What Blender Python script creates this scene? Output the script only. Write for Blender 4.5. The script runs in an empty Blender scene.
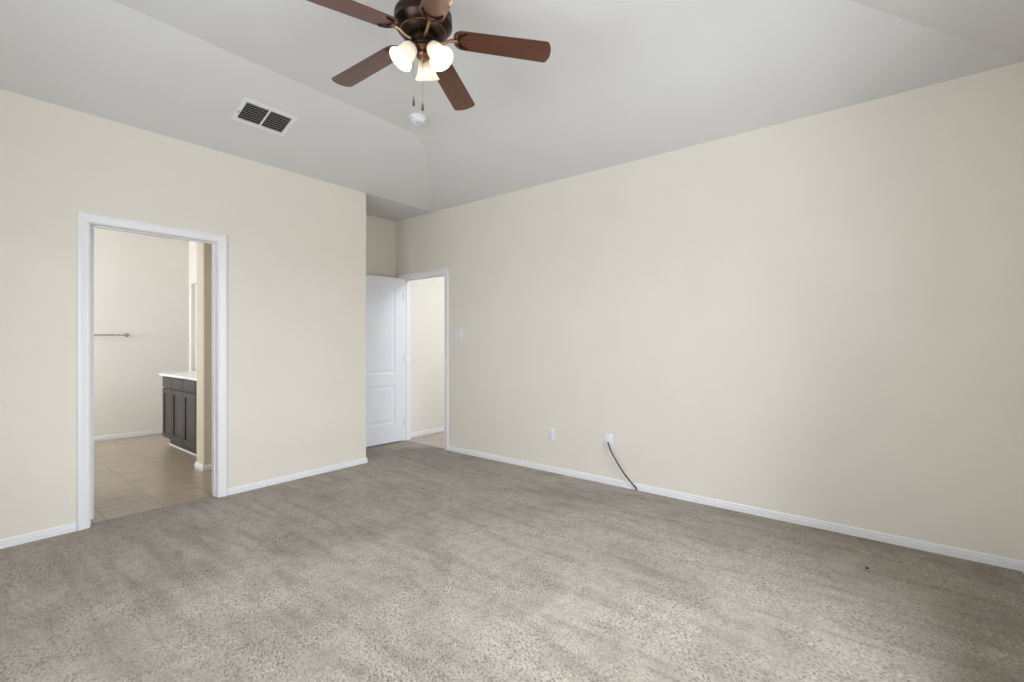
import bpy, bmesh, math, random
from mathutils import Vector, Matrix
random.seed(7)
S = bpy.context.scene
COL = S.collection
R = math.radians

# ------------------------------------------------------------ camera, sky, daylight, exposure
CAM_H = 1.238
cam_d = bpy.data.cameras.new('camera'); cam = bpy.data.objects.new('camera', cam_d); COL.objects.link(cam)
cam_d.sensor_width = 36.0; cam_d.lens = 36.0*466.8/1024.0; cam_d.clip_start = 0.02
fwd = Vector((0.7815, 0.6239, 0.0))
cam.location = (0, 0, CAM_H); cam.rotation_euler = fwd.to_track_quat('-Z', 'Y').to_euler()
S.camera = cam

w = bpy.data.worlds.new('overcast_sky'); S.world = w; w.use_nodes = True
wn = w.node_tree.nodes; wl = w.node_tree.links
wn['Background'].inputs['Strength'].default_value = 1.0
wn['Background'].inputs['Color'].default_value = (0.80, 0.90, 1.0, 1)

S.view_settings.view_transform = 'Standard'; S.view_settings.look = 'None'
S.view_settings.gamma = 1.0; S.view_settings.use_curve_mapping = False
S.view_settings.exposure = 0.0

# main geometry of the room (metres). X runs along the left wall, Y along the right wall.
XB = 3.683; YA = 4.125; XD = -0.68; YC = -0.590
ZW = 2.743; ZC = 3.048; RUN = 0.92
XE = 2.786; YALC = 4.82                     # entry alcove
WIN_D = [(0.8, 2.6, 0.55, 2.25)]           # window added in the back wall for fill light (y0,y1,z0,z1)
WIN_C = [(0.55, 2.65, 0.55, 2.25)]            # window in the near wall (x0,x1,z0,z1)

def area(name, loc, direction, sx, sy, power, color=(1, 1, 1)):
    l = bpy.data.lights.new(name, 'AREA'); l.shape = 'RECTANGLE'; l.size = sx; l.size_y = sy
    l.energy = power; l.color = color
    o = bpy.data.objects.new(name, l); COL.objects.link(o); o.location = loc
    o.rotation_euler = Vector(direction).to_track_quat('-Z', 'Y').to_euler()
    return o
# daylight through the near and bathroom windows, and added fill lamps
area('daylight_sky', (1.5, -4.2, 3.9), (0, 0.88, -0.50), 5.5, 3.6, 1260, (0.82, 0.90, 1.0))
area('ground_bounce_fill', (1.5, -2.6, 0.15), (0, 0.62, 0.78), 4.5, 2.6, 280, (0.89, 0.935, 1.0))  # added uplight standing in for light bounced off the ground outside
area('back_window_fill', (XD-0.35, 1.7, 1.4), (1, 0.0, 0.05), 1.9, 1.7, 80, (0.84, 0.91, 1.0))  # added fill lamp outside the made-up back window
area('daylight_bathroom_window', (-1.25, 6.75, 1.75), (1, 0.12, -0.05), 1.2, 1.2, 130, (0.93, 0.96, 1.0))
area('hallway_fill', (4.7, 2.9, 2.70), (0, 0.25, -1), 0.7, 0.7, 48, (0.86, 0.93, 1.0))  # lamp added to brighten the hallway, without a fixture

# ------------------------------------------------------------ materials
def new_mat(name):
    m = bpy.data.materials.new(name); m.use_nodes = True
    nt = m.node_tree; b = nt.nodes['Principled BSDF']
    return m, nt, b
def N(nt, t, **kw):
    n = nt.nodes.new(t)
    for k, v in kw.items():
        if k in n.inputs: n.inputs[k].default_value = v
        else: setattr(n, k, v)
    return n
def coords(nt, scale=(1, 1, 1), rot=(0, 0, 0), kind='Object'):
    tc = N(nt, 'ShaderNodeTexCoord'); mp = N(nt, 'ShaderNodeMapping')
    mp.inputs['Scale'].default_value = scale; mp.inputs['Rotation'].default_value = rot
    nt.links.new(tc.outputs[kind], mp.inputs['Vector']); return mp.outputs['Vector']
def ramp(nt, fac, stops):
    r = N(nt, 'ShaderNodeValToRGB'); cr = r.color_ramp
    while len(cr.elements) < len(stops): cr.elements.new(0.5)
    for e, (p, c) in zip(cr.elements, stops):
        e.position = p; e.color = (*c, 1) if len(c) == 3 else c
    nt.links.new(fac, r.inputs['Fac']); return r.outputs['Color']
def mixc(nt, fac, a, b, mode='MIX'):
    n = N(nt, 'ShaderNodeMix', data_type='RGBA', blend_type=mode)
    for idx, v in ((0, fac), (6, a), (7, b)):
        if hasattr(v, 'links') or hasattr(v, 'is_output'): nt.links.new(v, n.inputs[idx])
        else: n.inputs[idx].default_value = v if idx == 0 else (*v, 1)
    return n.outputs[2]

def painted(name, col, rough=0.6, bump=0.0, scale=220, spec=0.3):
    m, nt, b = new_mat(name)
    v = coords(nt)
    n1 = N(nt, 'ShaderNodeTexNoise', Scale=3.0, Detail=3.0)
    nt.links.new(v, n1.inputs['Vector'])
    c = ramp(nt, n1.outputs['Fac'], [(0.3, tuple(x*0.985 for x in col)), (0.7, tuple(min(1, x*1.01) for x in col))])
    nt.links.new(c, b.inputs['Base Color'])
    b.inputs['Roughness'].default_value = rough; b.inputs['Specular IOR Level'].default_value = spec
    if bump:
        n2 = N(nt, 'ShaderNodeTexNoise', Scale=float(scale), Detail=2.0)
        nt.links.new(v, n2.inputs['Vector'])
        bp = N(nt, 'ShaderNodeBump', Strength=bump, Distance=0.002)
        nt.links.new(n2.outputs['Fac'], bp.inputs['Height']); nt.links.new(bp.outputs['Normal'], b.inputs['Normal'])
    return m
M = {}
M['wall'] = painted('cream_wall_paint', (0.80, 0.745, 0.652), 0.75, 0.10, 160)
M['wall_painted_shade'] = painted('tan_wall_painted_shade', (0.68, 0.60, 0.46), 0.75, 0.10, 160)  # house paint made darker and tanner, the stub wall's shade put into its colour
M['bath_wall'] = painted('bathroom_wall_paint', (0.82, 0.785, 0.725), 0.75, 0.10, 160)
M['ceiling'] = painted('ceiling_paint', (0.705, 0.695, 0.682), 0.8, 0.12, 140)
M['trim'] = painted('white_trim_enamel', (0.86, 0.845, 0.845), 0.35, 0.0, 100, 0.5)
M['door'] = painted('white_door_enamel', (0.82, 0.83, 0.86), 0.4, 0.03, 90, 0.5)
M['plastic'] = painted('white_plastic', (0.82, 0.82, 0.84), 0.35, 0.0, 100, 0.5)
M['slot'] = painted('dark_slot', (0.03, 0.03, 0.03), 0.6)
M['vent_white'] = painted('white_vent_enamel', (0.80, 0.80, 0.78), 0.4, 0.0, 100, 0.5)
M['vent_dark'] = painted('dark_duct', (0.035, 0.033, 0.03), 0.9)
M['vent_slat'] = painted('grey_vent_louvre', (0.36, 0.35, 0.33), 0.5)
M['vanity'] = painted('espresso_cabinet_paint', (0.040, 0.036, 0.034), 0.38, 0.05, 90, 0.5)
M['counter'] = painted('white_cultured_marble', (0.84, 0.83, 0.81), 0.2, 0.0, 60, 0.5)
M['rubber'] = painted('black_cable_sheath', (0.008, 0.008, 0.008), 0.6, 0.0, 60, 0.2)
M['crumb'] = painted('dark_brown_fleck', (0.035, 0.022, 0.015), 0.9)

def metal(name, col, rough):
    m, nt, b = new_mat(name)
    b.inputs['Metallic'].default_value = 1.0
    v = coords(nt); n = N(nt, 'ShaderNodeTexNoise', Scale=40.0, Detail=4.0); nt.links.new(v, n.inputs['Vector'])
    c = ramp(nt, n.outputs['Fac'], [(0.3, tuple(x*0.8 for x in col)), (0.7, tuple(min(1, x*1.15) for x in col))])
    nt.links.new(c, b.inputs['Base Color']); b.inputs['Roughness'].default_value = rough
    return m
M['bronze'] = metal('oil_rubbed_bronze', (0.040, 0.027, 0.021), 0.36)
M['bracket'] = metal('antique_bronze', (0.33, 0.20, 0.12), 0.35)
M['copper'] = metal('copper_bronze', (0.24, 0.13, 0.08), 0.3)
M['nickel'] = metal('brushed_nickel', (0.42, 0.41, 0.39), 0.3)
M['knob'] = metal('dark_bronze_knob', (0.08, 0.07, 0.06), 0.35)
M['chain'] = metal('chain_metal', (0.45, 0.38, 0.32), 0.4)

def wood(name, dark, light, axis_scale=(2.0, 26.0, 26.0)):
    m, nt, b = new_mat(name)
    v = coords(nt, axis_scale)
    n = N(nt, 'ShaderNodeTexNoise', Scale=3.0, Detail=6.0, Roughness=0.6, Distortion=0.6); nt.links.new(v, n.inputs['Vector'])
    c = ramp(nt, n.outputs['Fac'], [(0.25, dark), (0.5, tuple((a+b2)/2 for a, b2 in zip(dark, light))), (0.75, light)])
    nt.links.new(c, b.inputs['Base Color'])
    b.inputs['Roughness'].default_value = 0.34; b.inputs['Specular IOR Level'].default_value = 0.5
    b.inputs['Coat Weight'].default_value = 0.6; b.inputs['Coat Roughness'].default_value = 0.30
    return m
M['blade'] = wood('cherry_blade_veneer', (0.036, 0.008, 0.004), (0.135, 0.037, 0.012))
M['fob'] = wood('dark_wood_fob', (0.05, 0.025, 0.018), (0.11, 0.06, 0.04), (20, 20, 4))

# carpet: tufted cut pile
def carpet():
    m, nt, b = new_mat('greige_carpet_pile')
    v = coords(nt)
    big = N(nt, 'ShaderNodeTexNoise', Scale=1.3, Detail=4.0, Roughness=0.6, Distortion=1.2); nt.links.new(v, big.inputs['Vector'])
    vs = coords(nt, (5.5, 0.9, 1.0), (0, 0, R(6)))
    stroke = N(nt, 'ShaderNodeTexNoise', Scale=2.0, Detail=3.0, Roughness=0.6, Distortion=0.7); nt.links.new(vs, stroke.inputs['Vector'])
    vr = coords(nt, (1, 1, 1), (0, 0, R(-60)))          # tufts lean along the way the pile was combed
    mp2 = N(nt, 'ShaderNodeMapping'); mp2.inputs['Scale'].default_value = (0.58, 1.0, 1.0)
    nt.links.new(vr, mp2.inputs['Vector']); vt = mp2.outputs['Vector']
    tuft = N(nt, 'ShaderNodeTexNoise', Scale=112.0, Detail=2.5, Roughness=0.55); nt.links.new(vt, tuft.inputs['Vector'])
    med = N(nt, 'ShaderNodeTexNoise', Scale=16.0, Detail=3.0, Roughness=0.65); nt.links.new(v, med.inputs['Vector'])
    base = (0.340, 0.292, 0.240)
    c_t = ramp(nt, tuft.outputs['Fac'], [(0.30, tuple(x*0.30 for x in base)), (0.47, tuple(x*0.94 for x in base)), (0.70, tuple(min(1, x*1.38) for x in base))])
    c_b = ramp(nt, big.outputs['Fac'], [(0.32, (0.80, 0.79, 0.775)), (0.50, (0.97, 0.97, 0.965)), (0.66, (1.10, 1.10, 1.10))])
    c_s = ramp(nt, stroke.outputs['Fac'], [(0.34, (0.83, 0.82, 0.805)), (0.5, (1, 1, 1)), (0.66, (1.08, 1.08, 1.08))])
    c_m = ramp(nt, med.outputs['Fac'], [(0.34, (0.84, 0.83, 0.82)), (0.5, (1, 1, 1)), (0.7, (1.06, 1.06, 1.06))])
    msk = N(nt, 'ShaderNodeTexNoise', Scale=3.2, Detail=3.0, Roughness=0.6, Distortion=0.8); nt.links.new(v, msk.inputs['Vector'])
    mk = ramp(nt, msk.outputs['Fac'], [(0.40, (0.5, 0.5, 0.5)), (0.60, (0.0, 0.0, 0.0))])
    c_t = mixc(nt, mk, c_t, tuple(x*0.93 for x in base))
    c = mixc(nt, 1.0, c_t, c_b, 'MULTIPLY'); c = mixc(nt, 1.0, c, c_s, 'MULTIPLY'); c = mixc(nt, 1.0, c, c_m, 'MULTIPLY')
    nt.links.new(c, b.inputs['Base Color'])
    b.inputs['Roughness'].default_value = 1.0; b.inputs['Specular IOR Level'].default_value = 0.05
    b.inputs['Sheen Weight'].default_value = 0.15
    bp = N(nt, 'ShaderNodeBump', Strength=0.75, Distance=0.006)
    nt.links.new(tuft.outputs['Fac'], bp.inputs['Height'])
    bp2 = N(nt, 'ShaderNodeBump', Strength=0.35, Distance=0.02)
    nt.links.new(med.outputs['Fac'], bp2.inputs['Height']); nt.links.new(bp.outputs['Normal'], bp2.inputs['Normal'])
    nt.links.new(bp2.outputs['Normal'], b.inputs['Normal'])
    return m
M['carpet'] = carpet()

def tile(name, c1, c2, grout, size, off, rough=0.28, wide=1.0):
    m, nt, b = new_mat(name)
    tc = N(nt, 'ShaderNodeTexCoord'); mp = N(nt, 'ShaderNodeMapping')
    mp.inputs['Location'].default_value = (-off[0], -off[1], 0)
    nt.links.new(tc.outputs['Object'], mp.inputs['Vector'])
    br = N(nt, 'ShaderNodeTexBrick'); br.offset = 0.0; br.squash = 1.0
    nt.links.new(mp.outputs['Vector'], br.inputs['Vector'])
    br.inputs['Scale'].default_value = 1.0; br.inputs['Brick Width'].default_value = size*wide; br.inputs['Row Height'].default_value = size
    br.inputs['Mortar Size'].default_value = 0.0045; br.inputs['Mortar Smooth'].default_value = 0.15
    br.inputs['Color1'].default_value = (*c1, 1); br.inputs['Color2'].default_value = (*c2, 1); br.inputs['Mortar'].default_value = (*grout, 1)
    v2 = coords(nt, (1.6, 5.0, 1)); n = N(nt, 'ShaderNodeTexNoise', Scale=3.0, Detail=7.0, Roughness=0.65, Distortion=0.8); nt.links.new(v2, n.inputs['Vector'])
    c = ramp(nt, n.outputs['Fac'], [(0.3, (0.75, 0.73, 0.70)), (0.5, (1, 1, 1)), (0.7, (1.14, 1.13, 1.12))])
    cc = mixc(nt, 1.0, br.outputs['Color'], c, 'MULTIPLY')
    nt.links.new(cc, b.inputs['Base Color']); b.inputs['Roughness'].default_value = rough
    bp = N(nt, 'ShaderNodeBump', Strength=0.5, Distance=0.003, invert=True)
    nt.links.new(br.outputs['Fac'], bp.inputs['Height']); nt.links.new(bp.outputs['Normal'], b.inputs['Normal'])
    return m
M['tile'] = tile('beige_ceramic_tile', (0.41, 0.335, 0.25), (0.375, 0.305, 0.225), (0.25, 0.20, 0.15), 0.33, (0.777, 4.229))
M['hall_floor'] = tile('pinkish_plank_tile', (0.50, 0.415, 0.365), (0.46, 0.375, 0.33), (0.40, 0.34, 0.30), 0.16, (0, 0.1), 0.35, 5.0)

def glass_shade():
    m, nt, b = new_mat('frosted_white_glass')
    out = nt.nodes['Material Output']
    v = coords(nt); n = N(nt, 'ShaderNodeTexNoise', Scale=25.0, Detail=3.0); nt.links.new(v, n.inputs['Vector'])
    c = ramp(nt, n.outputs['Fac'], [(0.3, (0.74, 0.715, 0.665)), (0.7, (0.78, 0.755, 0.71))])
    d = N(nt, 'ShaderNodeBsdfDiffuse'); t = N(nt, 'ShaderNodeBsdfTranslucent'); g = N(nt, 'ShaderNodeBsdfGlossy', Roughness=0.15)
    nt.links.new(c, d.inputs['Color']); nt.links.new(c, t.inputs['Color'])
    m1 = N(nt, 'ShaderNodeMixShader'); m1.inputs[0].default_value = 0.55
    nt.links.new(d.outputs[0], m1.inputs[1]); nt.links.new(t.outputs[0], m1.inputs[2])
    m2 = N(nt, 'ShaderNodeMixShader'); m2.inputs[0].default_value = 0.04
    nt.links.new(m1.outputs[0], m2.inputs[1]); nt.links.new(g.outputs[0], m2.inputs[2])
    nt.links.new(m2.outputs[0], out.inputs['Surface'])
    return m
M['shade'] = glass_shade()
def bulb_mat():
    m, nt, b = new_mat('lit_bulb_glass')
    b.inputs['Emission Color'].default_value = (1.0, 0.90, 0.76, 1); b.inputs['Emission Strength'].default_value = 3.0
    return m
M['bulb'] = bulb_mat()
def pane_mat():
    m, nt, b = new_mat('window_pane_glass')
    out = nt.nodes['Material Output']
    t = N(nt, 'ShaderNodeBsdfTransparent'); g = N(nt, 'ShaderNodeBsdfGlossy', Roughness=0.0)
    mx = N(nt, 'ShaderNodeMixShader'); mx.inputs[0].default_value = 0.06
    nt.links.new(t.outputs[0], mx.inputs[1]); nt.links.new(g.outputs[0], mx.inputs[2]); nt.links.new(mx.outputs[0], out.inputs['Surface'])
    return m
M['pane'] = pane_mat()

# ------------------------------------------------------------ mesh helpers
class MB:
    def __init__(s): s.bm = bmesh.new()
    def box(s, lo, hi, bevel=0.0, mat=None):
        x0, y0, z0 = lo; x1, y1, z1 = hi
        vs = [s.bm.verts.new(p) for p in ((x0,y0,z0),(x1,y0,z0),(x1,y1,z0),(x0,y1,z0),(x0,y0,z1),(x1,y0,z1),(x1,y1,z1),(x0,y1,z1))]
        fs = [s.bm.faces.new([vs[i] for i in q]) for q in ((3,2,1,0),(4,5,6,7),(0,1,5,4),(1,2,6,5),(2,3,7,6),(3,0,4,7))]
        if bevel:
            es = list({e for f in fs for e in f.edges})
            bmesh.ops.bevel(s.bm, geom=es, offset=bevel, segments=2, profile=0.5, affect='EDGES')
        if mat is not None:
            bmesh.ops.transform(s.bm, matrix=mat, verts=[v for v in s.bm.verts if v in vs])
        return s
    def lathe(s, prof, segs=40, mat=Matrix(), close=False):
        rings = []
        for r, z in prof:
            if r < 1e-6: rings.append([s.bm.verts.new(mat @ Vector((0, 0, z)))])
            else: rings.append([s.bm.verts.new(mat @ Vector((r*math.cos(2*math.pi*k/segs), r*math.sin(2*math.pi*k/segs), z))) for k in range(segs)])
        pairs = list(zip(rings[:-1], rings[1:]))
        if close: pairs.append((rings[-1], rings[0]))
        for a, b in pairs:
            for k in range(segs):
                j = (k+1) % segs
                q = []
                for vv in (a[k % len(a)], a[j % len(a)], b[j % len(b)], b[k % len(b)]):
                    if vv not in q: q.append(vv)
                if len(q) >= 3:
                    try: s.bm.faces.new(q)
                    except ValueError: pass
        return s
    def tube(s, pts, rad, segs=10, caps=True):
        pts = [Vector(p) for p in pts]; rings = []
        t0 = (pts[1]-pts[0]).normalized(); ref = Vector((0,0,1)) if abs(t0.z) < 0.9 else Vector((1,0,0))
        nrm = t0.cross(ref).normalized()
        for i, p in enumerate(pts):
            a = pts[max(0, i-1)]; b = pts[min(len(pts)-1, i+1)]; t = (b-a).normalized()
            nrm = (nrm - t*nrm.dot(t)).normalized(); bn = t.cross(nrm)
            rr = rad[i] if isinstance(rad, (list, tuple)) else rad
            rings.append([s.bm.verts.new(p + rr*(math.cos(2*math.pi*k/segs)*nrm + math.sin(2*math.pi*k/segs)*bn)) for k in range(segs)])
        for a, b in zip(rings[:-1], rings[1:]):
            for k in range(segs):
                s.bm.faces.new((a[k], a[(k+1)%segs], b[(k+1)%segs], b[k]))
        if caps: s.bm.faces.new(rings[0][::-1]); s.bm.faces.new(rings[-1])
        return s
    def extrude_poly(s, poly, z0, z1, mat=Matrix(), bevel=0.0):
        lo = [s.bm.verts.new(mat @ Vector((x, y, z0))) for x, y in poly]; hi = [s.bm.verts.new(mat @ Vector((x, y, z1))) for x, y in poly]
        n = len(poly); fs = [s.bm.faces.new(lo[::-1]), s.bm.faces.new(hi)]
        for k in range(n): s.bm.faces.new((lo[k], lo[(k+1)%n], hi[(k+1)%n], hi[k]))
        if bevel:
            es = list({e for f in fs for e in f.edges})
            bmesh.ops.bevel(s.bm, geom=es, offset=bevel, segments=2, profile=0.5, affect='EDGES')
        return s
    def build(s, name, m, parent=None, smooth=False, loc=None):
        bmesh.ops.recalc_face_normals(s.bm, faces=s.bm.faces)
        me = bpy.data.meshes.new(name)
        if loc is not None: bmesh.ops.translate(s.bm, vec=-Vector(loc), verts=s.bm.verts)
        if smooth:
            for f in s.bm.faces: f.smooth = True
            for e in s.bm.edges:
                if len(e.link_faces) == 2 and e.calc_face_angle(0) > R(38): e.smooth = False
        s.bm.to_mesh(me); s.bm.free()
        me.materials.append(m)
        o = bpy.data.objects.new(name, me); COL.objects.link(o)
        if loc is not None: o.location = loc
        if parent is not None: o.parent = parent
        return o

def struct(o):
    o['kind'] = 'structure'; return o
def thing(name, label, cat, loc=(0,0,0), rot=(0,0,0), group=None):
    o = bpy.data.objects.new(name, None); COL.objects.link(o); o.empty_display_size = 0.05
    o.location = loc; o.rotation_euler = rot
    o['label'] = label; o['category'] = cat
    if group: o['group'] = group
    return o
def tag(o, label, cat, group=None):
    o['label'] = label; o['category'] = cat
    if group: o['group'] = group
    return o

JB = 0.018                                    # jamb board thickness
BX0, BX1, BZ = 0.675, 1.432, 2.020             # bathroom doorway clear opening
EY0, EY1, EZ = 3.924, 4.674, 2.000             # entry doorway clear opening
# ------------------------------------------------------------ shell: floors
T = 0.12
f = MB(); f.box((XD-T, YC-T, -0.1), (XB, YA, 0)); f.box((XE, YA, -0.1), (XB, YALC, 0)); f.box((BX0-0.005, YA, -0.1), (BX1+0.005, 4.205, 0))
f.box((XB, EY0-0.005, -0.1), (XB+0.04, EY1+0.005, 0))
struct(f.build('floor', M['carpet']))
f = MB(); f.box((-0.9, 4.205, -0.1), (2.41, 7.74, -0.006)); struct(f.build('floor_bathroom', M['tile']))
f = MB(); f.box((XB+0.04, 2.0, -0.1), (5.3, 4.88, -0.006)); struct(f.build('floor_hallway', M['hall_floor']))

# ------------------------------------------------------------ shell: walls
ZT = 3.2
def wall_x(y0, y1, xa, xb, holes, z1=ZT, bev=0.0):      # wall running along X, thickness y0..y1, holes (x0,x1,z0,z1)
    m = MB(); x = xa
    for h in sorted(holes):
        m.box((x, y0, -0.1), (h[0], y1, z1))
        if h[2] > 0: m.box((h[0], y0, -0.1), (h[1], y1, h[2]))
        m.box((h[0], y0, h[3]), (h[1], y1, z1)); x = h[1]
    m.box((x, y0, -0.1), (xb, y1, z1)); return m
def wall_y(x0, x1, ya, yb, holes, z1=ZT):
    m = MB(); y = ya
    for h in sorted(holes):
        m.box((x0, y, -0.1), (x1, h[0], z1))
        if h[2] > 0: m.box((x0, h[0], -0.1), (x1, h[1], h[2]))
        m.box((x0, h[0], h[3]), (x1, h[1], z1)); y = h[1]
    m.box((x0, y, -0.1), (x1, yb, z1)); return m
m = wall_x(YA, YA+T, XD-T, XE, [(BX0-JB, BX1+JB, -0.1, BZ+JB)])
o = struct(m.build('wall_left', M['wall']))
m = MB(); m.box((XE-T, YA+T, -0.1), (XE, YALC+T, ZT)); struct(m.build('wall_alcove_side', M['wall']))
m = MB(); m.box((XE, YALC, -0.1), (XB, YALC+T, ZT)); struct(m.build('wall_alcove_back', M['wall']))
m = wall_y(XB, XB+T, YC-T, YALC+T, [(EY0-JB, EY1+JB, -0.1, EZ+JB)]); struct(m.build('wall_right', M['wall']))
m = wall_x(YC-T, YC, XD-T, XB, WIN_C); struct(m.build('wall_near', M['wall']))
m = wall_y(XD-T, XD, YC, YA, WIN_D); struct(m.build('wall_back', M['wall']))
# bathroom and hallway walls
YF = 7.62
m = MB(); m.box((-1.02, YF, -0.1), (2.41, YF+T, 2.9)); struct(m.build('wall_bathroom_far', M['bath_wall']))
m = wall_y(2.29, 2.41, YA+T, YF, [(6.9, 7.53, 0.83, 2.03)], 2.9); struct(m.build('wall_bathroom_right', M['bath_wall']))
m = wall_y(-1.02, -0.9, YA+T, YF, [(6.2, 7.3, 1.1, 2.3)], 2.9); struct(m.build('wall_bathroom_left', M['bath_wall']))
m = MB(); m.box((1.648, 5.085, -0.1), (2.29, 5.285, 2.9), 0.012); struct(m.build('wall_bathroom_stub', M['wall_painted_shade']))
m = MB(); m.box((XB+T, 4.76, -0.1), (5.3, 4.88, 2.9)); struct(m.build('wall_hallway_far', M['bath_wall']))
m = MB(); m.box((5.3, 1.88, -0.1), (5.42, 4.88, 2.9)); struct(m.build('wall_hallway_right', M['bath_wall']))
m = MB(); m.box((XB+T, 1.88, -0.1), (5.3, 2.0, 2.9)); struct(m.build('wall_hallway_near', M['bath_wall']))

# ------------------------------------------------------------ shell: ceilings (tray ceiling with four sloped sides)
m = MB(); bm = m.bm
SM = (ZC-ZW)/RUN; BL = 0.20                     # the break over the right wall is floated to a soft curve
prof = [(0.0, ZW)] + [(RUN-BL+2*BL*k/24, ZC-SM*(2*BL*(1-k/24))**2/(4*BL)) for k in range(25)]
hipA = [bm.verts.new((XB-t, YA-(z-ZW)/SM, z)) for t, z in prof]
hipC = [bm.verts.new((XB-t, YC+(z-ZW)/SM, z)) for t, z in prof]
cD, cA = bm.verts.new((XD, YC, ZW)), bm.verts.new((XD, YA, ZW))
iD, iA = bm.verts.new((XD+RUN, YC+RUN, ZC)), bm.verts.new((XD+RUN, YA-RUN, ZC))
for k in range(len(prof)-1):
    q = bm.faces.new((hipC[k], hipA[k], hipA[k+1], hipC[k+1])); q.smooth = True
bm.faces.new([cA] + hipA[:1] + hipA[1:] + [iA]); bm.faces.new([cD, iD] + hipC[::-1])
bm.faces.new((cD, cA, iA, iD)); bm.faces.new((iD, iA, hipA[-1], hipC[-1]))
t4 = [bm.verts.new((v.co.x, v.co.y, 3.19)) for v in (cD, hipC[0], hipA[0], cA)]; o4 = [cD, hipC[0], hipA[0], cA]
for k in range(4): bm.faces.new((o4[k], t4[k], t4[(k+1) % 4], o4[(k+1) % 4]))
bm.faces.new(t4[::-1])
for e in bm.edges: e.smooth = all(f_.smooth for f_ in e.link_faces)
struct(m.build('ceiling', M['ceiling']))
m = MB(); m.box((XE, YA, ZW), (XB, YALC, ZW+0.1)); struct(m.build('ceiling_alcove', M['ceiling']))
m = MB(); m.box((-0.9, YA+T, 2.743), (2.29, YF, 2.85)); struct(m.build('ceiling_bathroom', M['ceiling']))
m = MB(); m.box((XB+T, 2.0, 2.743), (5.3, 4.76, 2.85)); struct(m.build('ceiling_hallway', M['ceiling']))

# ------------------------------------------------------------ shell: baseboards and casings
BP = [(0, 0), (0.012, 0), (0.0130, 0.033), (0.0050, 0.037), (0.0050, 0.0395), (0.0095, 0.043), (0.0085, 0.052), (0.005, 0.057), (0, 0.058)]
def baseboard(name, pts, side):
    """pts: polyline in plan, side=+1: board on the left of travel; mitred at the corners"""
    m = MB(); P = [Vector(p) for p in pts]; rings = []
    for i, p in enumerate(P):
        ns = []
        if i > 0: d = (P[i]-P[i-1]).normalized(); ns.append(Vector((-d.y, d.x))*side)
        if i < len(P)-1: d = (P[i+1]-P[i]).normalized(); ns.append(Vector((-d.y, d.x))*side)
        n = ns[0] if len(ns) == 1 else (ns[0]+ns[1])/(1+ns[0].dot(ns[1]))
        rings.append([m.bm.verts.new((p.x+n.x*a, p.y+n.y*a, z-0.004)) for a, z in BP])
    for a, b in zip(rings[:-1], rings[1:]):
        for k in range(len(BP)): m.bm.faces.new((a[k], a[(k+1) % len(BP)], b[(k+1) % len(BP)], b[k]))
    m.bm.faces.new(rings[0][::-1]); m.bm.faces.new(rings[-1])
    return struct(m.build(name, M['trim']))
CW = 0.064
baseboard('baseboard_left', [(XD, YA), (BX0-CW-0.004, YA)], -1)
baseboard('baseboard_left_corner', [(BX1+CW+0.004, YA), (XE, YA), (XE, YALC), (XB, YALC), (XB, EY1+CW+0.004)], -1)
baseboard('baseboard_right', [(XB, EY0-CW-0.004), (XB, YC), (XD, YC), (XD, YA)], -1)
baseboard('baseboard_bathroom_far', [(-0.9, YF), (2.29, YF), (2.29, 6.8)], -1)
baseboard('baseboard_bathroom_stub', [(2.29, 5.085), (1.648, 5.085), (1.648, 5.285), (2.29, 5.285)], 1)
baseboard('baseboard_hallway', [(XB+T, 4.76), (5.3, 4.76)], -1)

CP = [(0.004, 0), (0.004, 0.009), (0.010, 0.0115), (0.014, 0.0115), (0.016, 0.0095), (0.036, 0.013), (0.048, 0.0165), (0.060, 0.0165), (CW, 0.014), (CW, 0)]
def casing(name, a0, a1, zt, tf, parent):
    """three-sided mitred casing round an opening; tf maps (along, depth out of the wall, z) to the world"""
    m = MB(); rings = [[], [], [], []]
    for o, p in CP:
        for r, (a, z) in zip(rings, ((a0-o, -0.003), (a0-o, zt+o), (a1+o, zt+o), (a1+o, -0.003))): r.append(m.bm.verts.new(tf(a, p, z)))
    n = len(CP)
    for A, B in zip(rings[:-1], rings[1:]):
        for k in range(n): m.bm.faces.new((A[k], A[(k+1)%n], B[(k+1)%n], B[k]))
    m.bm.faces.new(rings[0][::-1]); m.bm.faces.new(rings[-1])
    return m.build(name, M['trim'], parent)
def empty(name, loc):
    o = bpy.data.objects.new(name, None); COL.objects.link(o); o.location = loc; o.empty_display_size = 0.1; return o
def panel_door(name, w, h, panels, parent, loc, rotz, thick=0.035):
    """two-panel moulded leaf; hinge edge at local x=0, leaf spans y -thick/2..thick/2"""
    m = MB(); bm = m.bm
    m.box((0, -thick/2+0.006, 0), (w, thick/2-0.006, h))
    xs = [0, 0.112, w-0.112, w]
    for s in (-1, 1):
        y0, y1 = sorted((s*(thick/2-0.006), s*thick/2))
        m.box((0, y0, 0), (xs[1], y1, h)); m.box((xs[2], y0, 0), (w, y1, h))
        zz = [0] + [z for p in panels for z in p] + [h]
        for k in range(0, len(zz), 2): m.box((xs[1], y0, zz[k]), (xs[2], y1, zz[k+1]))
        for z0, z1 in panels:            # moulding slope and raised field
            x0, x1 = xs[1], xs[2]; Y = s*thick/2; Yi = s*(thick/2-0.0055)
            def ring(ins, y): return [bm.verts.new(p) for p in ((x0+ins, y, z0+ins), (x1-ins, y, z0+ins), (x1-ins, y, z1-ins), (x0+ins, y, z1-ins))]
            rs = [ring(0, Y), ring(0.012, Yi), ring(0.030, Yi), ring(0.050, s*(thick/2-0.0015))]
            for A, B in zip(rs[:-1], rs[1:]):
                for k in range(4): bm.faces.new((A[k], A[(k+1)%4], B[(k+1)%4], B[k]))
            bm.faces.new(rs[-1])
    o = m.build(name, M['door'], parent); o.location = loc; o.rotation_euler = (0, 0, rotz)
    return o
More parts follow.
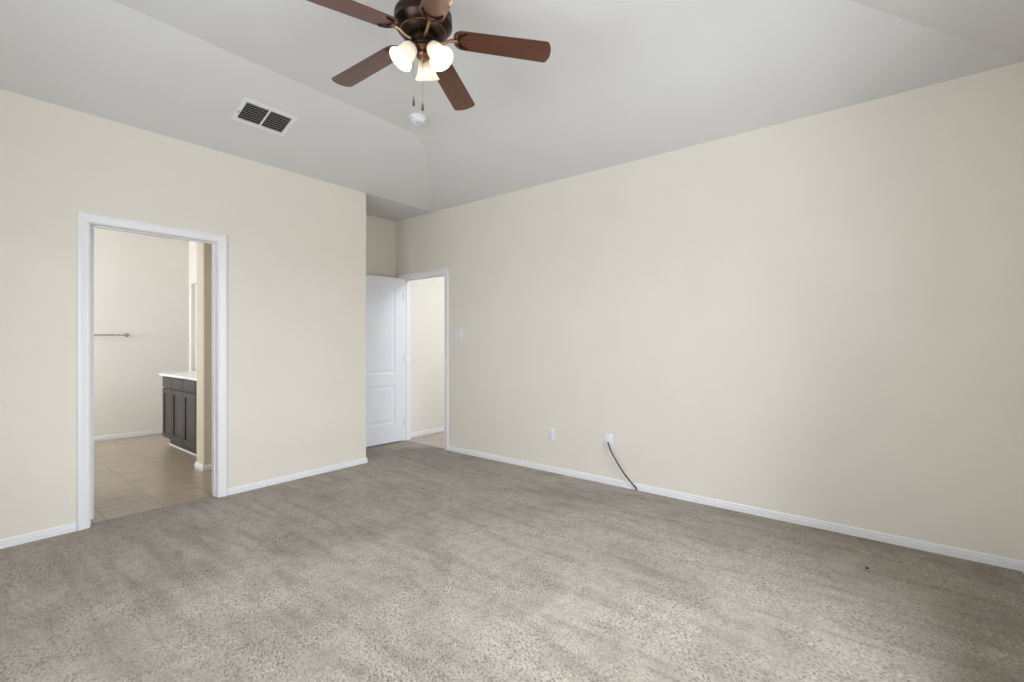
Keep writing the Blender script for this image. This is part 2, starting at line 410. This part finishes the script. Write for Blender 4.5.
def knob_set(leaf, x, z, mat, thick=0.035):
    for s in (-1, 1):
        k = MB(); mt = Matrix.Translation((x, s*thick/2, z)) @ Matrix.Rotation(-s*R(90), 4, 'X')
        k.lathe([(0, 0), (0.032, 0), (0.032, 0.005), (0.028, 0.009), (0.013, 0.012), (0.011, 0.028), (0.020, 0.036), (0.027, 0.046), (0.027, 0.056), (0.020, 0.064), (0, 0.066)], 24, mt)
        k.build('door_knob', mat, leaf, True)
def hinges(leaf, zs):
    for z in zs:
        h = MB(); h.box((-0.0015, -0.014, z-0.045), (0.001, 0.0175, z+0.045)); h.tube([(-0.004, 0.0205, z-0.047), (-0.004, 0.0205, z+0.047)], 0.005)
        h.build('hinge', M['trim'], leaf)

# bathroom doorway
d1 = struct(empty('door_1', ((BX0+BX1)/2, YA, 0)))
d1w = Matrix.Translation(-Vector(d1.location))
casing('casing', BX0, BX1, BZ, lambda a, p, z: d1w @ Vector((a, YA-p, z)), d1)
m = MB()
for x0, x1, z0, z1 in ((BX0-JB, BX0, -0.004, BZ+JB), (BX1, BX1+JB, -0.004, BZ+JB), (BX0, BX1, BZ, BZ+JB)): m.box((x0, YA-0.001, z0), (x1, YA+T+0.001, z1), 0.001)
for x0, x1, z0, z1 in ((BX0, BX0+0.010, -0.004, BZ), (BX1-0.010, BX1, -0.004, BZ), (BX0+0.010, BX1-0.010, BZ-0.010, BZ)): m.box((x0, YA+0.040, z0), (x1, YA+0.075, z1), 0.002)
bmesh.ops.transform(m.bm, matrix=d1w, verts=m.bm.verts); m.build('jamb', M['trim'], d1)
leaf = panel_door('door_leaf', 0.75, 2.0, [(0.235, 0.695), (0.83, 1.87)], d1, d1w @ Vector((BX0+0.0225, YA+T+0.006, 0.014)), R(87.5))
hinges(leaf, (0.22, 1.0, 1.79)); knob_set(leaf, 0.685, 0.945, M['knob'])

# entry doorway with its open leaf
d2 = struct(empty('door_2', (XB, (EY0+EY1)/2, 0)))
d2w = Matrix.Translation(-Vector(d2.location))
casing('casing', EY0, EY1, EZ, lambda a, p, z: d2w @ Vector((XB-p, a, z)), d2)
m = MB()
for y0, y1, z0, z1 in ((EY0-JB, EY0, -0.004, EZ+JB), (EY1, EY1+JB, -0.004, EZ+JB), (EY0, EY1, EZ, EZ+JB)): m.box((XB-0.001, y0, z0), (XB+T+0.001, y1, z1), 0.001)
for y0, y1, z0, z1 in ((EY0, EY0+0.010, -0.004, EZ), (EY1-0.010, EY1, -0.004, EZ), (EY0+0.010, EY1-0.010, EZ-0.010, EZ)): m.box((XB+0.045, y0, z0), (XB+0.08, y1, z1), 0.002)
bmesh.ops.transform(m.bm, matrix=d2w, verts=m.bm.verts); m.build('jamb', M['trim'], d2)
leaf = panel_door('door_leaf', 0.72, 1.990, [(0.225, 0.690), (0.828, 1.862)], d2, d2w @ Vector((XB-0.020, EY1-0.0175, 0.016)), R(176.5))
hinges(leaf, (0.22, 1.0, 1.77)); knob_set(leaf, 0.645, 0.93, M['knob'])

# ------------------------------------------------------------ windows behind the camera and in the bathroom
def window(name, a0, a1, z0, z1, tf):
    w_ = struct(empty(name, tf((a0+a1)/2, 0, z0))); inv = Matrix.Translation(-Vector(w_.location))
    def part(nm, boxes, mat, par):
        m = MB()
        for (p, q) in boxes:
            A = inv @ tf(*p); B = inv @ tf(*q)
            m.box(tuple(min(x, y) for x, y in zip(A, B)), tuple(max(x, y) for x, y in zip(A, B)))
        return m.build(nm, mat, par)
    g = 0.045; zm = (z0+z1)/2
    fr = part('window_frame', [((a0, 0.05, z0), (a0+g, 0.10, z1)), ((a1-g, 0.05, z0), (a1, 0.10, z1)), ((a0+g, 0.05, z0), (a1-g, 0.10, z0+g)),
          ((a0+g, 0.05, z1-g), (a1-g, 0.10, z1)), ((a0+g, 0.05, zm-0.02), (a1-g, 0.10, zm+0.02))], M['trim'], w_)
    part('window_pane', [((a0+g, 0.072, z0+g), (a1-g, 0.078, zm-0.02)), ((a0+g, 0.072, zm+0.02), (a1-g, 0.078, z1-g))], M['pane'], w_)
    part('window_sill', [((a0-0.03, -0.03, z0-0.02), (a1+0.03, 0.05, z0))], M['trim'], w_)
for a in WIN_D: window('added_window_3', *a, lambda a_, p, z: Vector((XD-p, a_, z)))  # made-up back window, added so that fill light comes in
for a in WIN_C: window('window_1', *a, lambda a_, p, z: Vector((a_, YC-p, z)))
window('window_4', 6.9, 7.53, 0.83, 2.03, lambda a_, p, z: Vector((2.29+p, a_, z)))
window('window_2', 6.2, 7.3, 1.1, 2.3, lambda a_, p, z: Vector((-0.9-p, a_, z)))

# ------------------------------------------------------------ ceiling fan
FX, FY, FZ = 1.519, 1.770, 2.678
PHI = math.atan2(0.6258, 0.7802) - R(90)            # angle of the camera's right axis in the world
fan = thing('ceiling_fan', 'bronze five-blade ceiling fan with cherry blades and three lit glass shades', 'ceiling fan', (FX, FY, ZC))
dz = FZ - ZC
m = MB(); m.lathe([(0, 0), (0.072, 0), (0.072, -0.012), (0.060, -0.045), (0.030, -0.062), (0.016, -0.064), (0, -0.064)]); m.build('canopy', M['bronze'], fan, True)
m = MB(); m.lathe([(0, -0.058), (0.013, -0.058), (0.013, dz+0.20), (0.024, dz+0.195), (0.026, dz+0.185), (0, dz+0.185)], 24); m.build('downrod', M['bronze'], fan, True)
m = MB()
m.lathe([(0, dz+0.190), (0.060, dz+0.188), (0.105, dz+0.182), (0.128, dz+0.172), (0.139, dz+0.155), (0.141, dz+0.135), (0.138, dz+0.118), (0.141, dz+0.112), (0.141, dz+0.104), (0.136, dz+0.098),
         (0.130, dz+0.088), (0.112, dz+0.070), (0.108, dz+0.068), (0.104, dz+0.060), (0.090, dz+0.050), (0.070, dz+0.045), (0, dz+0.045)], 56)
m.build('motor_housing', M['bronze'], fan, True)
m = MB(); m.lathe([(0.1075, dz+0.0675), (0.1125, dz+0.0680), (0.1125, dz+0.0735), (0.1075, dz+0.0735)], 56, close=True); m.build('trim_ring', M['bracket'], fan, True)
m = MB(); m.lathe([(0, dz+0.046), (0.066, dz+0.046), (0.070, dz+0.040), (0.070, dz+0.022), (0.064, dz+0.016), (0.056, dz+0.014), (0.056, dz+0.004), (0.050, dz-0.002), (0, dz-0.002)], 40)
for k in range(20):
    a = 2*math.pi*k/20; m.box((0.064, -0.003, dz+0.020), (0.0735, 0.003, dz+0.042), 0, Matrix.Rotation(a, 4, 'Z'))
m.build('flywheel', M['bronze'], fan, True)
m = MB(); m.lathe([(0, dz), (0.044, dz), (0.046, dz-0.006), (0.034, dz-0.012), (0.026, dz-0.022), (0.030, dz-0.034), (0.034, dz-0.042), (0.030, dz-0.052), (0.016, dz-0.060), (0.010, dz-0.068), (0.006, dz-0.074), (0, dz-0.076)], 32)
m.build('switch_housing', M['copper'], fan, True)

def blade_outline():
    pts = []
    r0, r1, w0, w1 = 0.150, 0.626, 0.059, 0.067
    def corner(cx, cy, r, a0, a1, n=6):
        for k in range(n+1):
            a = R(a0 + (a1-a0)*k/n); pts.append((cx+r*math.cos(a), cy+r*math.sin(a)))
    corner(r0+0.040, -w0+0.040, 0.040, 180, 270); corner(r1-0.022, -w1+0.018, 0.018, 270, 350, 5)
    for k in range(1, 6):
        y = -w1+0.02 + (2*w1-0.04)*k/6; pts.append((r1-0.004+0.010*(1-(y/w1)**2), y))
    corner(r1-0.022, w1-0.018, 0.018, 10, 90, 5); corner(r0+0.040, w0-0.040, 0.040, 90, 180)
    return pts
PITCH = R(-8); DROOP = R(5.2); BZO = 0.060        # blade pitch, droop and height over the flywheel
me_blade = me_br = None
for k in range(5):
    ang = PHI + R(4.2 + 72*k)
    if k == 0:
        m = MB(); m.extrude_poly(blade_outline(), -0.003, 0.003, Matrix(), 0.0012); b = m.build('blade', M['blade'], fan)
        b.location = (0, 0, dz+BZO); b.rotation_euler = (Matrix.Rotation(ang, 3, 'Z') @ Matrix.Rotation(DROOP, 3, 'Y') @ Matrix.Rotation(PITCH, 3, 'X')).to_euler()
        q = MB()
        # bracket under the blade: oval bow with an inner arc, and the arm running to the flywheel
        bow = [(0.262-0.112*math.cos(R(t))*0.95, 0.052*math.sin(R(t)), -0.0065) for t in range(-62, 63, 4)]
        rq = MB(); rq.tube(bow, 0.0050, 8)
        bow2 = [(0.236-0.060*math.cos(R(t)), 0.050*math.sin(R(t)), -0.0065) for t in range(-70, 71, 5)]
        rq.tube(bow2, 0.0034, 8)
        plate = [(0.154, -0.010), (0.158, -0.024), (0.170, -0.040), (0.178, -0.042), (0.172, -0.022), (0.170, 0), (0.172, 0.022), (0.178, 0.042), (0.170, 0.040), (0.158, 0.024), (0.154, 0.010)]
        q.extrude_poly(plate, -0.0085, -0.0034, Matrix(), 0.001)
        for sx, sy in ((0.166, -0.024), (0.166, 0.024), (0.163, 0.0)):
            q.lathe([(0, -0.0115), (0.003, -0.011), (0.0042, -0.0085), (0.0042, -0.004), (0, -0.004)], 10, Matrix.Translation((sx, sy, 0)))
        q.tube([(0.165, 0, -0.006), (0.150, 0, -0.006), (0.128, 0, -0.012), (0.105, 0, -0.026), (0.085, 0, -0.032), (0.064, 0, -0.032)], [0.011, 0.0095, 0.0075, 0.007, 0.008, 0.009], 10)
        br = q.build('blade_bracket', M['bracket'], b, True); rim = rq.build('bracket_rim', M['bronze'], b, True)
    else:
        nb = b.copy(); COL.objects.link(nb); nb.parent = fan; nb.rotation_euler = (Matrix.Rotation(ang, 3, 'Z') @ Matrix.Rotation(DROOP, 3, 'Y') @ Matrix.Rotation(PITCH, 3, 'X')).to_euler()
        nr = br.copy(); COL.objects.link(nr); nr.parent = nb
        nm_ = rim.copy(); COL.objects.link(nm_); nm_.parent = nb

# light kit: three bell shades on short arms, bulbs inside
TILT = R(36)
for k, deg in enumerate((90, 210, 330)):
    a = PHI + R(deg)
    outv = Vector((math.cos(a), math.sin(a), 0)); axis = (outv*math.sin(TILT) + Vector((0, 0, -math.cos(TILT)))).normalized()
    neck = outv*0.058 + Vector((0, 0, dz-0.016))
    base = neck - axis*0.020
    am = MB(); am.tube([outv*0.022 + Vector((0, 0, dz-0.034)), outv*0.036 + Vector((0, 0, dz-0.022)), base-axis*0.004, base], 0.008, 10)
    mt = Matrix.Translation(base) @ (-axis).to_track_quat('Z', 'Y').to_matrix().to_4x4()
    am.lathe([(0, 0.004), (0.018, 0.004), (0.028, -0.004), (0.030, -0.022), (0.026, -0.026), (0, -0.026)], 24, mt)
    arm = am.build('light_arm', M['copper'], fan, True)
    sh = MB()
    outer = [(0.029, -0.018), (0.034, -0.024), (0.038, -0.036), (0.041, -0.056), (0.044, -0.076), (0.050, -0.094), (0.058, -0.108), (0.0625, -0.113)]
    inner = [(r-0.0028, z-0.0006) for r, z in outer[::-1]]
    sh.lathe(outer + [(0.0615, -0.1155)] + inner, 40, mt, close=True)
    sh.build('light_shade', M['shade'], arm, True)
    bl = MB(); bl.lathe([(0, -0.024), (0.011, -0.026), (0.012, -0.036), (0.020, -0.050), (0.0245, -0.066), (0.023, -0.078), (0.014, -0.089), (0, -0.093)], 24, mt)
    bl.build('light_bulb', M['bulb'], arm, True)
    pl = bpy.data.lights.new('bulb_glow', 'POINT'); pl.energy = 1.7; pl.color = (1.0, 0.86, 0.68); pl.shadow_soft_size = 0.02
    po = bpy.data.objects.new('bulb_glow', pl); COL.objects.link(po); po.parent = fan; po.location = base + axis*0.100

def chain(px_r, px_d, z_end, fob_len, par):
    off = Vector((0.6258*px_r + 0.7802*px_d, -0.7806*px_r + 0.6258*px_d, 0))
    z1 = z_end - ZC
    m = MB(); z0 = dz-0.008
    z = z0
    m.tube([off + Vector((0, 0, z0)), off + Vector((0, 0, z1+fob_len))], 0.0007, 6)
    while z > z1+fob_len:
        m.lathe([(0, 0.0018), (0.0013, 0.001), (0.0013, -0.001), (0, -0.0018)], 6, Matrix.Translation(off + Vector((0, 0, z)))); z -= 0.0055
    c = m.build('pull_chain', M['chain'], fan)
    q = MB(); L = fob_len
    q.lathe([(0, L+0.003), (0.0022, L), (0.0035, L*0.85), (0.0055, L*0.45), (0.0072, L*0.2), (0.0062, L*0.06), (0.003, 0), (0, 0)], 16, Matrix.Translation(off + Vector((0, 0, z1))))
    q.build('chain_fob', M['fob'], c, True)
chain(-0.046, -0.004, 2.388, 0.048, fan)
chain(0.004, -0.036, 2.350, 0.040, fan)

# ------------------------------------------------------------ ceiling vent on the slope over the left wall
SL = math.atan2(ZC-ZW, RUN)
vent = thing('ceiling_vent', 'white two-panel air register with dark louvres on the sloped ceiling', 'air vent')
vx, vy = 1.575, 3.622; vz = ZW + (YA-vy)*(ZC-ZW)/RUN
vent.location = (vx, vy, vz); vent.rotation_euler = (-SL, 0, 0)
W2, H2 = 0.191, 0.123; g = 0.030
m = MB()                                               # rim, below the slope (-z is into the room)
for lo, hi in (((-W2, -H2), (W2, -H2+g)), ((-W2, H2-g), (W2, H2)), ((-W2, -H2+g), (-W2+g, H2-g)), ((W2-g, -H2+g), (W2, H2-g)), ((-0.006, -H2+g), (0.006, H2-g))):
    m.box((lo[0], lo[1], -0.010), (hi[0], hi[1], -0.0005), 0.002)
m.build('register_frame', M['vent_white'], vent)
m = MB(); m.box((-W2+g-0.004, -H2+g-0.004, -0.0028), (W2-g+0.004, H2-g+0.004, -0.0008)); m.build('backing', M['vent_dark'], vent)
for s in (-1, 1):
    x0, x1 = sorted((s*0.007, s*(W2-g-0.001)))
    for k in range(8):
        y = -H2+g + (2*H2-2*g)*(k+0.5)/8
        q = MB(); q.box((x0, -0.0062, -0.0006), (x1, 0.0062, 0.0006), 0, Matrix.Translation((0, y, -0.0062)) @ Matrix.Rotation(R(32), 4, 'X'))
        q.build('louvre', M['vent_slat'], vent)
m = MB(); m.tube([(-W2+0.013, 0.012, -0.009), (-W2+0.013, 0.012, -0.020), (-W2+0.014, 0.022, -0.026)], 0.003, 8); m.build('damper_lever', M['vent_slat'], vent, True)
for s in (-1, 1):
    m = MB(); m.lathe([(0, -0.0125), (0.0035, -0.0115), (0.004, -0.0095), (0, -0.0095)], 12, Matrix.Translation((s*(W2-0.014), -0.028*s, 0))); m.build('screw', M['vent_slat'], vent, True)

# ------------------------------------------------------------ smoke detector on the flat ceiling
sd = thing('smoke_detector', 'round white smoke detector on the ceiling beyond the fan', 'smoke detector', (2.475, 2.953, ZC))
m = MB(); m.lathe([(0, 0), (0.070, 0), (0.070, -0.008), (0.066, -0.012), (0, -0.012)], 40); m.build('base_plate', M['plastic'], sd, True)
m = MB(); m.lathe([(0.058, -0.012), (0.060, -0.014), (0.057, -0.034), (0.050, -0.042), (0.034, -0.046), (0.030, -0.044), (0.012, -0.046), (0, -0.046)], 40); m.build('cover', M['plastic'], sd, True)
m = MB(); m.box((-0.011, -0.004, -0.049), (0.011, 0.004, -0.0455), 0.001, Matrix.Translation((0.006, -0.02, 0)) @ Matrix.Rotation(R(-40), 4, 'Z')); m.build('test_button', M['vent_slat'], sd)

# ------------------------------------------------------------ wall plates on the right wall
def plate(name, y, z, hw, hh, label, cat):
    t = thing(name, label, cat, (XB, y, z)); m = MB()
    m.box((-0.0065, -hw, -hh), (0, hw, hh), 0.0025); m.build('cover_plate', M['plastic'], t, True); return t
sw = plate('light_switch', 3.685, 1.320, 0.058, 0.0575, 'white double light switch plate beside the entry doorway', 'light switch')
for s in (-1, 1):
    m = MB(); m.box((-0.0105, s*0.023-0.0165, -0.033), (-0.005, s*0.023+0.0165, 0.033), 0.002, Matrix.Rotation(R(2.5), 4, 'Y')); m.build('rocker', M['plastic'], sw)
ot = plate('power_outlet', 2.468, 0.352, 0.036, 0.0585, 'white duplex power outlet on the right wall, nearer the doorway, with nothing plugged in', 'outlet')
for s in (-1, 1):
    m = MB(); m.box((-0.0085, -0.0165, s*0.020-0.014), (-0.005, 0.0165, s*0.020+0.014), 0.003); rc = m.build('receptacle', M['plastic'], ot)
    q = MB()
    for yy, hh in ((-0.0065, 0.0048), (0.0065, 0.004)): q.box((-0.0092, yy-0.0011, s*0.020+0.002-hh), (-0.0083, yy+0.0011, s*0.020+0.002+hh))
    q.lathe([(0, 0.0004), (0.0022, 0.0004), (0.0022, -0.0006), (0, -0.0006)], 10, Matrix.Translation((-0.0087, 0, s*0.020-0.0085)) @ Matrix.Rotation(R(90), 4, 'Y'))
    q.build('slot', M['slot'], rc)
cp = plate('cable_outlet', 1.868, 0.370, 0.040, 0.063, 'white wall plate on the right wall with a black cable coming out of it', 'outlet')
m = MB(); m.tube([(-0.006, 0, -0.010), (-0.016, 0, -0.010)], 0.0062, 6); m.build('coaxial_socket', M['nickel'], cp)
for s in (-1, 1):
    m = MB(); m.lathe([(0, 0.0015), (0.003, 0.001), (0.003, 0), (0, 0)], 10, Matrix.Translation((-0.0065, 0, s*0.042)) @ Matrix.Rotation(R(-90), 4, 'Y')); m.build('screw', M['plastic'], cp)

def spline(ctrl, n=10):
    P = [Vector(p) for p in ctrl]; P = [2*P[0]-P[1]] + P + [2*P[-1]-P[-2]]; out = []
    for i in range(1, len(P)-2):
        for k in range(n):
            t = k/n; p0, p1, p2, p3 = P[i-1:i+3]
            out.append(0.5*((2*p1)+(p2-p0)*t+(2*p0-5*p1+4*p2-p3)*t*t+(3*p1-p0-3*p2+p3)*t**3))
    out.append(P[-2]); return out
cab = thing('coaxial_cable', 'black cable hanging from the wall plate down to the carpet', 'cable', (XB-0.02, 1.605, 0))
pts = spline([(XB-0.0165, 1.866, 0.356), (XB-0.034, 1.852, 0.351), (XB-0.042, 1.826, 0.298), (XB-0.040, 1.774, 0.216), (XB-0.033, 1.715, 0.130), (XB-0.026, 1.645, 0.055), (XB-0.022, 1.612, 0.024), (XB-0.021, 1.604, 0.001)])
m = MB(); m.tube(pts, 0.0052, 10); m.build('cable_sheath', M['rubber'], cab, True, None).location = -Vector(cab.location)
m = MB(); m.tube([(XB-0.013, 1.866, 0.356), (XB-0.030, 1.8635, 0.355)], 0.0072, 6); m.build('connector', M['nickel'], cab).location = -Vector(cab.location)

# small dark fleck lying on the carpet near the right wall
fl = MB(); fl.lathe([(0, 0.007), (0.006, 0.006), (0.010, 0.003), (0.008, 0), (0, 0)], 9)
for v in fl.bm.verts: v.co += Vector((random.uniform(-.002, .002), random.uniform(-.003, .003), 0))
_d = 465*CAM_H/(568-341.0); _r = (867-512)/465*_d
fo = fl.build('carpet_fleck', M['crumb'], None, True); fo.location = (0.6258*_r+0.7802*_d, -0.7806*_r+0.6258*_d, 0)
tag(fo, 'tiny dark brown fleck lying on the carpet near the right wall', 'debris')

# ------------------------------------------------------------ bathroom furniture
VX = 1.75; VE = 6.745                                   # front plane and far end of the vanity
van = thing('vanity_cabinet', 'dark espresso bathroom vanity cabinet with shaker doors seen through the left doorway', 'cabinet', (VX, VE, 0))
def vb(m, lo, hi, bev=0.0): m.box((lo[0]-VX, lo[1]-VE, lo[2]), (hi[0]-VX, hi[1]-VE, hi[2]), bev)
m = MB(); vb(m, (VX+0.02, 5.30, 0.09), (2.285, VE, 0.825)); vb(m, (VX+0.075, 5.30, -0.006), (2.285, VE-0.02, 0.09)); m.build('cabinet_body', M['vanity'], van)
m = MB(); vb(m, (VX+0.066, 5.30, -0.006), (VX+0.0745, VE-0.02, 0.006)); m.build('toe_kick_trim', M['trim'], van)
ys = [VE-0.006, 6.40, 6.02, 5.64, 5.31]
for k in range(4):
    y1, y0 = ys[k]-0.004, ys[k+1]+0.004
    for nm, z0, z1, st in (('drawer_front', 0.690, 0.815, 0.0), ('cabinet_door', 0.105, 0.678, 0.055)):
        q = MB()
        if st:
            vb(q, (VX+0.010, y0+st-0.004, z0+st-0.004), (VX+0.0195, y1-st+0.004, z1-st+0.004))
            for lo, hi in (((y0, z0), (y0+st, z1)), ((y1-st, z0), (y1, z1)), ((y0+st, z0), (y1-st, z0+st)), ((y0+st, z1-st), (y1-st, z1))):
                vb(q, (VX, lo[0], lo[1]), (VX+0.0195, hi[0], hi[1]), 0.003)
        else: vb(q, (VX, y0, z0), (VX+0.0195, y1, z1), 0.006)
        q.build(nm, M['vanity'], van)
ct = thing('vanity_countertop', 'white vanity countertop with backsplash on the dark bathroom cabinet', 'countertop', (VX, VE, 0.826))
m = MB(); m.box((-0.025, 5.30-VE, 0), (2.2855-VX, 0.025, 0.030), 0.006); m.build('slab', M['counter'], ct)
m = MB(); m.box((2.266-VX, 5.30-VE, 0.030), (2.2855-VX, 0.025, 0.125), 0.004); m.build('backsplash', M['counter'], ct)
tb = thing('towel_bar', 'brushed metal towel bar on the far bathroom wall', 'towel bar', (1.29, YF, 1.315))
m = MB(); m.tube([(-0.30, -0.062, 0), (0.318, -0.062, 0)], 0.008, 14); m.build('bar', M['nickel'], tb, True)
for x in (-0.30, 0.31):
    m = MB(); m.lathe([(0, 0), (0.025, 0), (0.025, 0.006), (0.017, 0.012), (0.011, 0.02), (0.011, 0.048), (0.015, 0.056), (0.015, 0.070), (0.010, 0.076), (0, 0.077)], 24, Matrix.Translation((x, -0.0005, 0)) @ Matrix.Rotation(R(90), 4, 'X')); m.build('post', M['nickel'], tb, True)
